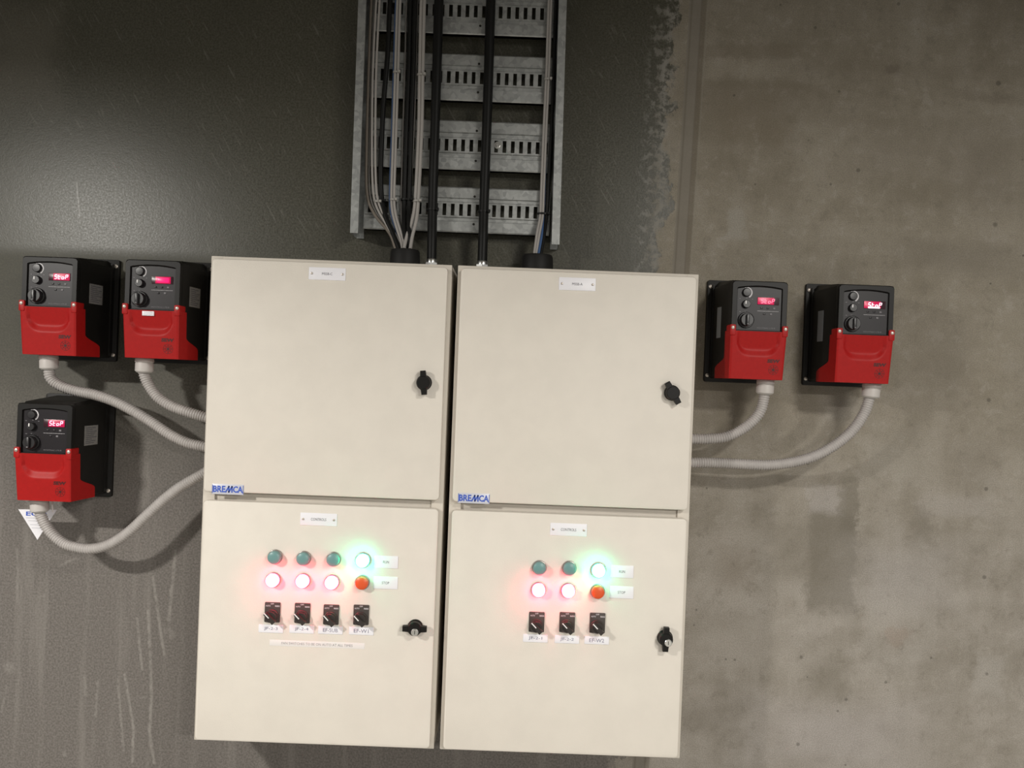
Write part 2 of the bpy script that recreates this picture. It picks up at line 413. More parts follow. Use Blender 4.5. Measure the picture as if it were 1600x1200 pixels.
def selector(root, cx, cz):
    w, h = .0385, .050; y = YD-.0035
    b = MB(); b.rbox(cx-w/2, cx+w/2, y, YD, cz-h/2, cz+h/2, .002, .0008)
    b.text('AUTO', cx-.0108, cz+.0163, y-.0003, .0038, .0118, 1, .02)
    b.text('OFF', cx-.0005, cz+.0216, y-.0003, .0036, .0085, 1, .02)
    b.text('MAN', cx+.0122, cz+.0163, y-.0003, .0042, .0110, 1, .03)
    o = b.build('selector_switch', [M_sw, M_mark], root)
    kz = cz-.0085; kx = cx-.001
    b = MB(); b.lathe([(.0168, .0035), (.0168, .008), (.0158, .0092)], (kx, YD, kz), (0, -1, 0), 36)
    b.build('collar', M_sw, o)
    b = MB(); b.lathe([(.0145, .0085), (.0142, .016), (.0128, .0175)], (kx, YD, kz), (0, -1, 0), 36)
    d = Vector((-.70, 0, .714)); q = Vector((d.z, 0, -d.x)); y0 = YD-.017
    ring = [(d*a+q*c) for a, c in ((.0165, -.0042), (.0165, .0042), (-.0175, .0058), (-.0175, -.0058))]
    ring = ring[::-1]
    b.loops([[Vector((kx+p.x, y0, kz+p.z)) for p in ring], [Vector((kx+p.x*.97, y0-.0105, kz+p.z*.97)) for p in ring]])
    b.build('knob', M_swk, o)
    b = MB(); st = [d*.0175+q*.0012, d*.0175-q*.0012, d*.0010-q*.0012, d*.0010+q*.0012]; st = st[::-1]
    b.loops([[Vector((kx+p.x, y0-.0100, kz+p.z)) for p in st], [Vector((kx+p.x, y0-.0112, kz+p.z)) for p in st]])
    p_ = b.build('pointer', M_white2, o); p_['label'] = 'white pointer line turned to auto'
    return o
def latch(root, cx, cz, ang, key=False):
    b = MB(); b.lathe([(.0195, 0), (.0195, .004), (.0175, .0065), (.0170, .020), (.0150, .0225)], (cx, YD, cz), (0, -1, 0), 36)
    o = b.build('door_latch', M_black, root)
    b = MB(); d = Vector((math.sin(ang), 0, math.cos(ang))); q = Vector((d.z, 0, -d.x))
    for s in (1, -1):
        pr = [(.006, -.0085), (.006, .0085), (.024, .0070), (.030, .0066), (.030, -.0066), (.024, -.0070)]
        P = [d*s*a+q*c for a, c in pr]
        area = sum(P[i].x*P[(i+1) % 6].z-P[(i+1) % 6].x*P[i].z for i in range(6))
        if area < 0: P.reverse()
        b.loops([[Vector((cx+p.x, YD-.008, cz+p.z)) for p in P], [Vector((cx+p.x, YD-.0195, cz+p.z)) for p in P],
                 [Vector((cx+p.x*.94, YD-.021, cz+p.z*.94)) for p in P]])
    b.build('wing', M_black, o)
    if key:
        kx, kz = cx+key[0], cz+key[1]
        b = MB(); b.lathe([(.0092, .020), (.0092, .0245), (.0080, .0255)], (kx, YD, kz), (0, -1, 0), 28)
        k = b.build('key_barrel', M_steel, o); k['label'] = 'round silver key barrel'
        b = MB(); b.rbox(kx-.0008, kx+.0008, YD-.0259, YD-.025, kz-.0045, kz+.0045, .0003, .0002); b.build('keyhole', M_blackm, k)
    return o
def badge(root, cx, cz):
    w, h = .079, .0255; y = YD-.0012
    b = MB(); b.rbox(cx-w/2, cx+w/2, y, YD, cz-h/2, cz+h/2, .0006, .0003)
    yy = y-.0003; H = .0165; bz = cz+.0005; 
    b.text('BRE', cx-.0215, bz, yy, H, .0310, 1, .035)
    x0 = cx-.0045                                       # slanted zigzag letter m, then a close-set pair c a
    def L(a, c, wd=.0034): b.stroke(a, c, wd, yy, 1)
    lo, hi = bz-H/2, bz+H/2
    L((x0-.001, lo), (x0+.0075, hi)); L((x0+.0070, hi), (x0+.0072, lo)); L((x0+.0068, lo), (x0+.0155, hi)); L((x0+.0150, hi), (x0+.0152, lo))
    b.text('C', x0+.0235, bz, yy, H, .0125, 1, .035)
    b.text('A', x0+.0355, bz, yy, H, .0135, 1, .035)
    for sx in (-1, 1): b.stroke((cx+sx*(w/2-.0012), cz-h/2+.002), (cx+sx*(w/2-.0012), cz+h/2-.002), .0012, yy, 1)
    b.build('maker_badge', [M_badge, M_blue], root)
def cabinet(x0, ztop, label, upper_bottom_px, lower_top_px, group):
    """x0, ztop: upper left corner of the upper door"""
    root = thing('electrical_cabinet', (x0+DW/2, 0, ztop-DH-IN), label, 'electrical cabinet', group)
    loc = root.location.copy(); ox, oz = loc.x, loc.z
    hw = DW/2; H = DH+2*IN
    zu = upper_bottom_px - oz; zl = lower_top_px - oz
    # body: shell, front flange posts and recessed cross rail
    b = MB(); w2 = hw+IN
    b.rbox(-w2, w2, -.188, -.0, 0, H, .003, .001)
    for s in (-1, 1):
        xa, xb = sorted((s*w2, s*(w2-.030)))
        b.rbox(xa, xb, -.2005, -.186, 0, H, .002, .001)
    b.rbox(-w2, w2, -.2000, -.186, H-.03, H, .002, .001); b.rbox(-w2, w2, -.2000, -.186, 0, .03, .002, .001)
    zm = (zu+zl)/2
    b.rbox(-w2+.029, w2-.029, -.1935, -.186, zm-.022, zm+.022, .001, .0006)
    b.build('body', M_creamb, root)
    for (za, zb) in ((zu, H-IN), (IN, zl)):
        b = MB(); b.rbox(-hw, hw, YD, -.2035, za, zb, .0105, .0035)
        d = b.build('door', M_cream, root)
        g = MB(); g.rbox(-hw+.004, hw-.004, -.2040, -.1995, za+.004, zb-.004, .008, .0004); g.build('door_seal', M_gasket, d)
    return root, ox, oz
def at(o, px, py, y=YD):
    p = U(px, py, y); return p.x-o.location.x, p.z-o.location.z
Lc, _, _ = cabinet(0.0, 1.9, 'left cream metal control cabinet with four indicator columns, beside the three left drives', U(500, 775, YD).z, U(500, 788.5, YD).z, 'wall mounted control cabinets')
Rc, _, _ = cabinet(DW+.03293, 1.9, 'right cream metal control cabinet with three indicator columns, beside the bare concrete', U(890, 790.5, YD).z, U(890, 804, YD).z, 'wall mounted control cabinets')
YL = YD-.015
for x, y in ((428, 871.6), (473, 873.8), (520, 875.3)): indicator(Lc, *at(Lc, x, y, YL), M_lens_teal, 'unlit grey green lens')
indicator(Lc, *at(Lc, 566, 876.6, YL), M_lens_grn, 'brightly lit green lens')
for x, y in ((425, 907.5), (472, 908.8), (517.5, 911)): indicator(Lc, *at(Lc, x, y, YL), M_lens_red, 'brightly lit red lens')
indicator(Lc, *at(Lc, 565, 911.6, YL), M_lens_or, 'unlit orange lens')
for x, y in ((843, 888.6), (890, 889.4)): indicator(Rc, *at(Rc, x, y, YL), M_lens_teal, 'unlit grey green lens')
indicator(Rc, *at(Rc, 935.7, 892.4, YL), M_lens_grn, 'brightly lit green lens')
for x, y in ((841.7, 922.8), (888.3, 924.2)): indicator(Rc, *at(Rc, x, y, YL), M_lens_red, 'brightly lit red lens')
indicator(Rc, *at(Rc, 934.5, 925.8, YL), M_lens_or, 'unlit orange lens')
for x, y in ((426, 956.3), (472.7, 957.6), (517.7, 960), (564.6, 960.4)): selector(Lc, *at(Lc, x, y))
for x, y in ((838.5, 971.5), (886.2, 972), (933.4, 973)): selector(Rc, *at(Rc, x, y))
PXM = 625.
nameplate(Lc, *at(Lc, 511.5, 428), 57.5/PXM, 19.5/PXM, 'MSSB-C', .0062, .026)
nameplate(Rc, *at(Rc, 902, 444), 57.5/PXM, 20/PXM, 'MSSB-A', .0062, .026)
nameplate(Lc, *at(Lc, 498, 811.5), 57.5/PXM, 19.5/PXM, 'CONTROLS', .0068, .0385)
nameplate(Rc, *at(Rc, 888.3, 827.5), 57.5/PXM, 19.5/PXM, 'CONTROLS', .0068, .0385)
nameplate(Lc, *at(Lc, 603.3, 878), 37.5/PXM, 19.5/PXM, 'RUN', .0066, .0145, False, 'legend_plate')
nameplate(Lc, *at(Lc, 602.5, 910.5), 38/PXM, 19.2/PXM, 'STOP', .0066, .0185, False, 'legend_plate')
nameplate(Rc, *at(Rc, 971.8, 893), 36/PXM, 19.5/PXM, 'RUN', .0066, .0145, False, 'legend_plate')
nameplate(Rc, *at(Rc, 971, 925.4), 37.5/PXM, 19/PXM, 'STOP', .0066, .0185, False, 'legend_plate')
M_inkv = mat('violet_grey_ink', (.20, .19, .27), .6)
for (x, y, t) in ((423.5, 982.2, 'JF-2-3'), (471.5, 983, 'JF-2-4'), (516.5, 984.4, 'EF-SUB'), (564.6, 985.6, 'EF-W1')):
    nameplate(Lc, *at(Lc, x, y), 38.5/PXM, 12.6/PXM, t, .0092, .034 if t[0] == 'J' else .037, False, 'switch_label', M_inkv)
for (x, y, t) in ((836.5, 997.2, 'JF-2-1'), (885.8, 999, 'JF-2-2'), (932.3, 1000.4, 'EF-W2')):
    nameplate(Rc, *at(Rc, x, y), 38.5/PXM, 12.3/PXM, t, .0092, .034 if t[0] == 'J' else .037, False, 'switch_label', M_inkv)
M_inkt = mat('faded_tape_ink', (.30, .28, .29), .6)
cx, cz = at(Lc, 495.5, 1006.8)
b = MB(); b.rbox(cx-.119, cx+.119, YD-.0004, YD, cz-.0075, cz+.0075, .001, .0002)
b.text('FAN SWITCHES TO BE ON AUTO AT ALL TIMES', cx, cz, YD-.0006, .0062, .178, 1, .0)
b.build('notice_tape', [M_whited, M_inkt], Lc)
latch(Lc, *at(Lc, 661.5, 598, YD-.02), -.09)
latch(Lc, *at(Lc, 647.5, 983.3, YD-.02), math.pi/2, (.0015, -.0065))
latch(Rc, *at(Rc, 1052, 614, YD-.02), -.54)
latch(Rc, *at(Rc, 1041, 1000, YD-.02), .02, (.0045, -.0062))
badge(Lc, *at(Lc, 356.2, 764.6)); badge(Rc, *at(Rc, 740.3, 778.6))
HT = DH+2*IN
def grommet(root, px, w):
    p = U(px, 402, -.10); x = p.x-root.location.x; r = w/2
    b = MB(); b.lathe([(r, 0), (r, .016), (r*.97, .042), (r*.90, .048), (r*.66, .049), (r*.60, .044), (r*.5, .044)], (x, -.10, HT), (0, 0, 1), 40)
    b.lathe([(r*.52, .040), (r*.50, .050), (r*.1, .050)], (x, -.10, HT), (0, 0, 1), 30)
    b.build('cable_entry', M_blackm, root)
grommet(Lc, 633, .080); grommet(Rc, 840, .084)
def gland(root, px, py):
    p = U(px, py, -.10); x = p.x-root.location.x
    b = MB(); b.lathe([(.017, 0), (.017, .017)], (x, -.10, HT), (0, 0, 1), 6)
    b.lathe([(.0140, .017), (.0140, .025), (.0125, .0275)], (x, -.10, HT), (0, 0, 1), 24)
    g_ = b.build('cable_gland', M_steel, root); g_['label'] = 'bright metal gland on the cabinet top'
gland(Lc, 674.5, 408); gland(Rc, 753.5, 411)
for root, px in ((Lc, 692), (Rc, 1062)):
    p = U(px, 412, -.15); b = MB(); b.lathe([(.0055, 0), (.0055, .004), (.003, .0065)], (p.x-root.location.x, -.15, HT), (0, 0, 1), 16); b.build('bolt', M_creamb, root)

# ------------------------------------------------------------------ motor drives
YF = -.182
SEG = {'S': 'afgcd', 't': 'fegd', 'o': 'gecd', 'P': 'abfge'}
def seg_digit(b, ch, x, z, w, h, y, mi):
    sl = .18
    pos = {'a': ((0, 1), (1, 1)), 'b': ((1, .5), (1, 1)), 'c': ((1, 0), (1, .5)), 'd': ((0, 0), (1, 0)), 'e': ((0, 0), (0, .5)), 'f': ((0, .5), (0, 1)), 'g': ((0, .5), (1, .5))}
    for s in SEG[ch]:
        p, q = pos[s]
        A = [x+(p[0])*w+p[1]*h*sl, z+p[1]*h]; B = [x+q[0]*w+q[1]*h*sl, z+q[1]*h]
        b.stroke(A, B, .0017, y, mi, .0003)
def display_mesh(kind):
    b = MB(); x0, x1, z0, z1 = -.0044, .0505, .1905, .2100; y = YF+.0037
    dk = {'lit': .012, 'smear': .010, 'dim': .0, 'glare': .0}[kind]
    xr = {'lit': x1-.001, 'smear': x1-.006, 'dim': x1-.013, 'glare': x1-.012}[kind]
    b.rbox(x0, x1, y, y+.0012, z0, z1, .001, .0003, 1)
    b.rbox(x0+dk, xr, y-.0002, y, z0+.001, z1-.001, .001, .0001, 0)
    if kind == 'smear':
        b.rbox(x0+dk+.004, xr-.004, y-.0005, y-.0002, z0+.0035, z1-.0035, .003, .0001, 2)
    else:
        xs = {'lit': .0105, 'dim': .004, 'glare': .006}[kind]
        for i, ch in enumerate('StoP'):
            seg_digit(b, ch, xs+i*.0092, z0+.0045, .0052, .0105, y-.0002, 2)
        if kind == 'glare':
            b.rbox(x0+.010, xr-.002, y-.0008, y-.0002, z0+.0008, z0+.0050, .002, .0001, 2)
    mats = {'lit': [M_disp, M_dispd, M_dig], 'smear': [M_disp, M_dispd, M_digs], 'dim': [M_disp, M_dispd, M_digr], 'glare': [M_disp, M_dispd, M_dispw]}[kind]
    return b.build('display', mats)
def cover_y(z):   return -.186 + (1-z/.122)*.013
def cover_hw(z):  return .0688 + .0027*z/.122
def make_drive():
    root = thing('motor_drive', (0, 0, 0), '', 'motor drive', 'red and black motor drives on the wall')
    # mounting plate (heat sink) with four screws
    b = MB(); b.rbox(-.0945, .0945, -.011, 0, -.010, .270, .006, .001)
    for k in range(-7, 8):
        b.box(k*.0115-.0022, k*.0115+.0022, -.026, -.0105, .006, .256)
    bp = b.build('back_plate', M_hous, root)
    for sx in (-1, 1):
        for z in (.008, .252):
            k = MB(); k.lathe([(.0052, 0), (.0052, .0025), (.003, .004)], (sx*.0865, -.011, z), (0, -1, 0), 14); k.build('screw', M_screw, bp)
    # housing, slopes up towards the wall
    def sec(y, hw, z0, z1, r, ch):
        L = [(hw, z0+r), (hw, z1-ch), (hw-ch*.9, z1), (-hw+ch*.9, z1), (-hw, z1-ch), (-hw, z0+r), (-hw+r, z0), (hw-r, z0)]
        return [(x, y, z) for x, z in L]
    b = MB(); b.loops([sec(-.0115, .0805, .000, .2655, .004, .020), sec(-.100, .0736, .008, .2580, .004, .011), sec(-.158, .0690, .014, .2530, .004, .006), sec(-.1680, .0655, .020, .2480, .004, .004)])
    b.build('housing', M_hous, root)
    # front bezel with arched opening
    N = 96; cx0, cz0 = 0., .181
    def ray(fn):
        out = []
        for k in range(N):
            a = 2*math.pi*k/N; d = (math.cos(a), math.sin(a)); lo, hi = 0., .2
            for _ in range(26):
                m_ = (lo+hi)/2
                if fn(cx0+d[0]*m_, cz0+d[1]*m_): lo = m_
                else: hi = m_
            out.append((cx0+d[0]*lo, cz0+d[1]*lo))
        return out
    outer = lambda x, z: abs(x) <= .0708 and .1185 <= z <= .2500 - max(0, abs(x)-.066)*.8
    outer2 = lambda x, z: abs(x) <= .0695 and .1195 <= z <= .2480 - max(0, abs(x)-.064)*.8
    inner = lambda x, z: abs(x) <= .0580 and .1235 <= z <= .2385 - .0055*(x/.058)**2
    inner2 = lambda x, z: abs(x) <= .0560 and .1250 <= z <= .2350 - .0055*(x/.058)**2
    O, O2, I, I2 = ray(outer), ray(outer2), ray(inner), ray(inner2)
    b = MB(); b.loops([[(x, -.166, z) for x, z in O], [(x, YF+.002, z) for x, z in O], [(x, YF, z) for x, z in O2], [(x, YF, z) for x, z in I], [(x, YF+.0050, z) for x, z in I2]], cap1=False)
    b.build('front_bezel', M_black, root)
    b = MB(); b.loops([[(x, YF+.0056, z) for x, z in I], [(x, YF+.0050, z) for x, z in I]])
    y = YF+.0047
    b.text('MOVITRAC LTE-B', .020, .1312, y, .0032, .046, 1)
    for xx, zz in ((-.0495, .2045), (-.0325, .2065), (-.0175, .2040), (-.0480, .1712), (-.0350, .1722)): b.stroke((xx-.002, zz), (xx+.002, zz), .0013, y+.0002, 1)
    b.stroke((-.0045, .1745), (.0505, .1745), .0006, y+.0002, 2)
    pn = b.build('control_panel', [M_panel, M_markd, M_mark], root); y = YF+.0050
    # knobs
    b = MB(); b.lathe([(.0112, 0), (.0105, .006), (.0092, .0075), (.003, .0078)], (-.0335, y, .2205), (0, -1, 0), 28); kb = b.build('adjusting_knob', M_knob, pn)
    b = MB()
    for i in range(15):
        a0, a1 = math.radians(112-i*11.4), math.radians(112-(i+1)*11.4); w_ = .0012+.0022*min(1, i/9)
        r0 = .0122; r1 = r0+w_
        b.prism([(-.0335+r0*math.cos(a1), .2205+r0*math.sin(a1)), (-.0335+r1*math.cos(a1), .2205+r1*math.sin(a1)), (-.0335+r1*math.cos(a0), .2205+r1*math.sin(a0)), (-.0335+r0*math.cos(a0), .2205+r0*math.sin(a0))], y-.0003, y)
    s_ = b.build('dial_mark', M_mark, pn); s_['label'] = 'pale crescent around the knob'
    b = MB(); b.lathe([(.0106, 0), (.0100, .008), (.0088, .0095)], (-.0335, y, .1905), (0, -1, 0), 28); kb = b.build('selector_knob', M_knob, pn)
    b = MB(); b.rbox(-.0378, -.0352, y-.0105, y-.009, .1905, .1985, .0006, .0002); p_ = b.build('pointer', M_white2, kb) if False else b.build('pointer', M_white2, pn)
    b = MB(); b.lathe([(.0205, 0), (.0205, .004), (.0188, .006), (.0172, .006), (.0165, .014), (.0150, .016)], (-.0325, y, .1500), (0, -1, 0), 36)
    b.rbox(-.0365, -.0285, y-.022, y-.0155, .1360, .1640, .0035, .001); kb = b.build('power_switch', M_knob, pn)
    b = MB(); b.rbox(-.0345, -.0305, y-.0227, y-.0219, .1375, .1405, .0008, .0002); b.build('pointer', M_markd, pn)
    # display goes in per drive; keys under it
    for xx, zz in ((.0065, .1822), (.0225, .1822), (.0385, .1822), (.0140, .1672), (.0310, .1672)):
        b = MB(); b.rbox(xx-.0028, xx+.0028, y-.0012, y, zz-.0022, zz+.0022, .0009, .0003); b.build('key', M_markd if xx > .03 else M_panel, pn)
    # red terminal cover with recessed grip
    b = MB(); nx, nz = 44, 40
    def rec(x, z):
        zb = .0585+.030*min(1, abs(x)/.0535)**5
        tz = max(0, min(1, (z-zb)/.0160)); tx = max(0, min(1, (.0550-abs(x))/.0075))
        t = min(tz, tx); t = t*t*(3-2*t) if tz > tx else t
        fade = 1 - .72*max(0, min(1, (z-.080)/.042))
        return .0085*t*fade
    G = [[(0, 0, 0)]*(nx+1) for _ in range(nz+1)]
    for j in range(nz+1):
        z = .122*j/nz
        for i in range(nx+1):
            x = -1+2*i/nx; xx = x*cover_hw(z); e = max(0, abs(x)-.96)/.04
            G[j][i] = (xx, cover_y(z)+rec(xx, z)+.0022*e*e, z)
    vs = [p for row in G for p in row]; fs = []
    for j in range(nz):
        for i in range(nx):
            a = j*(nx+1)+i; fs.append((a, a+1, a+nx+2, a+nx+1))
    b.add(vs, fs)
    def dep(z):
        t = max(0, min(1, (z-.026)/.030)); t = t*t*(3-2*t); return .095*(1-t)+.036*t
    for sx in (-1, 1):
        E = []
        for j in range(nz+1):
            z = .122*j/nz; p = G[j][0 if sx < 0 else nx]; row = []
            for k in range(5):
                d = dep(z)*k/4; row.append((sx*(abs(p[0])+.013*d/.095), p[1]+d, z))
            E.append(row)
        vs = [p for r_ in E for p in r_]; fs = []
        for j in range(nz):
            for k in range(4):
                a = j*5+k; q = (a, a+5, a+6, a+1); fs.append(q if sx > 0 else q[::-1])
        # reversed so that normals point outwards
        b.add(vs, [q[::-1] for q in fs])
    hw0, hw1 = cover_hw(0), cover_hw(0)+.013
    y0 = cover_y(0)+.0022
    b.add([(-hw0, y0, 0), (hw0, y0, 0), (hw1, y0+.095, 0), (-hw1, y0+.095, 0)], [(0, 3, 2, 1)])
    b.add([(-.0715, -.184, .122), (.0715, -.184, .122), (.0715, -.160, .122), (-.0715, -.160, .122)], [(0, 1, 2, 3)])
    for sx in (-1, 1):
        xa, xb = sorted((sx*.0590, sx*.0735)); b.rbox(xa, xb, -.1868, -.150, .110, .1375, .003, .0012)
    cv = b.build('terminal_cover', M_red, root)
    for sx in (-1, 1):
        k = MB(); k.lathe([(.0042, 0), (.0042, .0012), (.002, .0022)], (sx*.0670, -.1868, .1295), (0, -1, 0), 16); k.build('screw', M_screw, cv)
    b = MB(); yf = lambda z: cover_y(z)-.0004
    b.text('SEW', .0420, .0478, 0, .0092, .0320, 0, .05, .12, yf)
    cxl, czl = .0430, .0255
    def ringseg(r0, r1, n=40):
        for k in range(n):
            a0, a1 = 2*math.pi*k/n, 2*math.pi*(k+1)/n
            q = [(cxl+r*math.cos(a), yf(czl+r*math.sin(a)), czl+r*math.sin(a)) for r, a in ((r0, a0), (r1, a0), (r1, a1), (r0, a1))]
            b.add(q, [(0, 1, 2, 3)], 0)
    ringseg(.0118, .0125); ringseg(.0, .0032, 16); ringseg(.0070, .0074)
    for k in range(8):
        a = math.pi*k/4; c_, s2 = math.cos(a), math.sin(a); w_ = .0005
        q = [(cxl+r*c_-o_*s2, yf(czl+r*s2+o_*c_), czl+r*s2+o_*c_) for r, o_ in ((.0032, -w_), (.0115, -w_), (.0115, w_), (.0032, w_))]
        b.add(q, [(0, 1, 2, 3)], 0)
    b.build('maker_emblem', M_redink, cv)
    # labels on the sides of the housing
    b = MB()
    def hx(y): 
        return .0690+(y+.158)*.0785
    for sx, (ya, yb, za, zb), mi in ((1, (-.122, -.062, .140, .192), 0), (-1, (-.092, -.060, .108, .190), 2)):
        bb = MB(); q = [(sx*(hx(y_)+.0006), y_, z_) for y_, z_ in ((ya, za), (yb, za), (yb, zb), (ya, zb))]
        q2 = [(sx*(hx(y_)-.0008), y_, z_) for y_, z_ in ((ya, za), (yb, za), (yb, zb), (ya, zb))]
        f_ = [(0, 1, 2, 3), (0, 4, 5, 1), (1, 5, 6, 2), (2, 6, 7, 3), (3, 7, 4, 0)]
        bb.add(q+q2, f_ if sx > 0 else [t[::-1] for t in f_], 0)
        if sx > 0:
            for i in range(9):
                zz = zb-.006-i*.005; w_ = (.045, .03, .05, .04, .036, .05, .028, .044, .038)[i]
                q = [(sx*(hx(y_)+.0009), y_, z_) for y_, z_ in ((ya+.005, zz-.0009), (ya+.005+w_, zz-.0009), (ya+.005+w_, zz+.0009), (ya+.005, zz+.0009))]
                bb.add(q, [(0, 1, 2, 3)], 1)
        bb.build('rating_label' if sx > 0 else 'side_label', [M_label if sx > 0 else M_labelb, M_ink], root)
    return root
DR = [  # pixel of the top-centre of the front face, label, display
    (78.5, 401.2, 'lit', 'red and black motor drive at far upper left, display lit with Stop, above another drive'),
    (239.5, 406.4, 'smear', 'red and black motor drive next to the left cabinet, white sticker on its red cover'),
    (70.5, 630.6, 'lit', 'red and black motor drive at lower left, white triangular tag hanging below it'),
    (1188.5, 439.3, 'dim', 'red and black motor drive directly right of the right cabinet, on bare concrete'),
    (1355.0, 445.2, 'glare', 'red and black motor drive farthest right on the bare concrete')]
proto = make_drive(); drives = []
for i, (px, py, dk, lab) in enumerate(DR):
    d = proto if i == 0 else copy_tree(proto)
    drives.append(d)
for i, (px, py, dk, lab) in enumerate(DR):
    d = drives[i]; p = U(px, py, YF); d.location = (p.x, 0, p.z-.250); d['label'] = lab
    pn = [c for c in kids(d) if c.name.startswith('control_panel')][0]
    o = display_mesh(dk); o.parent = pn
    o['label'] = {'lit': 'red lit display reading Stop', 'smear': 'red lit display, its digits blurred together', 'dim': 'red display with dim Stop', 'glare': 'red display with white glare under Stop'}[dk]
bpy.context.view_layer.update()
# small paper sticker on the second drive's cover
d = drives[1]; cv = [c for c in kids(d) if c.name.startswith('terminal_cover')][0]
b = MB(); b.rbox(-.0225, .0075, -.1848, -.1815, .1080, .1195, .0008, .0003)
for zz in (.1162, .1118): b.stroke((-.0185, zz), (.0035, zz), .0012, -.1849, 1)
s_ = b.build('sticker', [M_white, M_inkl], cv); s_['label'] = 'small white sticker at the top of the red cover'

# ------------------------------------------------------------------ flexible conduits
LX = Lc.location.x-DW/2-IN; RX = Rc.location.x+DW/2+IN
def conduit(drive, pts, depths, endx, label):
    """pts: pixels from the gland down to the cabinet; depths: y at each"""
    P = [U(px, py, y) for (px, py), y in zip(pts, depths)]
    last = P[-1].copy(); dirn = (P[-1]-P[-2]).normalized(); k = (endx-last.x)/dirn.x
    if k > 0.004: P.append(last+dirn*k)
    else: P[-1].x = endx
    g0 = P[0].copy(); ztop = drive.location.z - .0005
    gy = g0.y; gx = g0.x
    root = thing('flexible_conduit', (gx, gy, ztop), label, 'conduit', 'grey corrugated conduits')
    o = Vector((gx, gy, ztop))
    ax = (P[1]-P[0]).normalized(); ax = (ax*.45+Vector((0, 0, -.55))).normalized()
    g = MB(); g.lathe([(.0225, 0), (.0235, .002), (.0235, .010), (.0215, .011)], (0, 0, 0), (0, 0, -1), 12)
    g.lathe([(.0205, .009), (.0225, .014), (.0225, .033), (.0180, .037)], (0, 0, 0), ax, 28)
    gl_ = g.build('conduit_gland', M_gland, root); gl_['label'] = 'pale plastic gland joining the conduit to the drive'
    st = o+ax*.030
    path = crom([st]+P[1:], .00155)
    path = [p-o for p in path]
    R0, R1 = .0141, .0122
    def rad(i):
        k = i % 4; return (R0, R0, R1, R1)[k]
    b = MB(); b.tube(path, rad, 20); b.build('corrugated_tube', M_con, root, angle=60)
    return root
c1 = [(76, 559), (79, 590), (93, 602), (117, 610.5), (149, 617), (181, 628), (213, 645), (240, 662), (267, 680), (293, 692), (317, 697.5)]
conduit(drives[0], c1, [-.125, -.122, -.118, -.115, -.112, -.110, -.108, -.106, -.104, -.102, -.10], LX, 'long grey conduit in an S-curve from the far upper left drive to the left cabinet')
c2 = [(226, 563), (225, 584), (232, 601), (246, 620), (267, 634), (291, 643), (319, 651.5)]
conduit(drives[1], c2, [-.125, -.122, -.118, -.115, -.112, -.108, -.10], LX, 'short grey conduit from the stickered drive into the left cabinet side')
c3 = [(61, 785), (64, 806), (77, 829), (98, 848), (120, 855.5), (144, 857.5), (171, 850.5), (200, 832), (227, 807), (253, 783), (281, 761), (316, 741)]
conduit(drives[2], c3, [-.125, -.125, -.125, -.124, -.123, -.122, -.120, -.117, -.113, -.110, -.105, -.10], LX, 'grey conduit looping below the lower left drive and up to the cabinet')
c4 = [(1196, 600), (1194, 620), (1189, 640), (1177, 657), (1156, 673), (1132, 683), (1107, 685.8), (1085, 686)]
conduit(drives[3], c4, [-.125, -.122, -.118, -.114, -.110, -.107, -.103, -.10], RX, 'short grey conduit curving from the nearer right drive to the right cabinet')
c5 = [(1362, 606), (1358, 624), (1350, 646), (1333, 671), (1308, 693), (1274, 712), (1237, 722.5), (1197, 726.5), (1155, 725), (1112, 723), (1085, 723)]
conduit(drives[4], c5, [-.125, -.123, -.120, -.118, -.115, -.112, -.110, -.108, -.106, -.103, -.10], RX, 'long grey conduit curving from the farthest right drive to the right cabinet')

# paper tag behind the lowest conduit
yt = -.085
A, B_, D_ = U(28.7, 795.7, yt), U(88.8, 796.5, yt), U(58.6, 843.4, yt)
root = thing('paper_tag', ((A.x+B_.x)/2, yt, A.z), 'white triangular paper tag with blue letters hanging behind the looping conduit', 'tag')
o = root.location.copy()
b = MB(); tri = [(A.x-o.x, A.z-o.z), (D_.x-o.x, D_.z-o.z), (B_.x-o.x, B_.z-o.z)]
b.prism(tri, -.0006, .0006)
p = U(57, 803, yt); b.text('ECO', p.x-o.x+.0005, p.z-o.z, -.0009, .0115, .056, 1, .03)
for (px, py, w) in ((57, 809.5, .055), (57.5, 814, .045), (58, 820, .036), (58.3, 825, .028)):
    p = U(px, py, yt); b.stroke((p.x-o.x-w/2, p.z-o.z), (p.x-o.x+w/2, p.z-o.z), .0016, -.0007, 2)
b.build('card', [M_white, M_blue, M_inkl], root)
b = MB(); q = U(82, 786, yt); s0 = Vector((q.x-o.x-.003, 0, drives[2].location.z-o.z+.0)); 
b.tube(crom([s0, Vector((q.x-o.x-.001, 0, q.z-o.z)), Vector((B_.x-o.x-.010, 0, -.004))], .004), .0022, 8); b.build('string', M_whited, root)

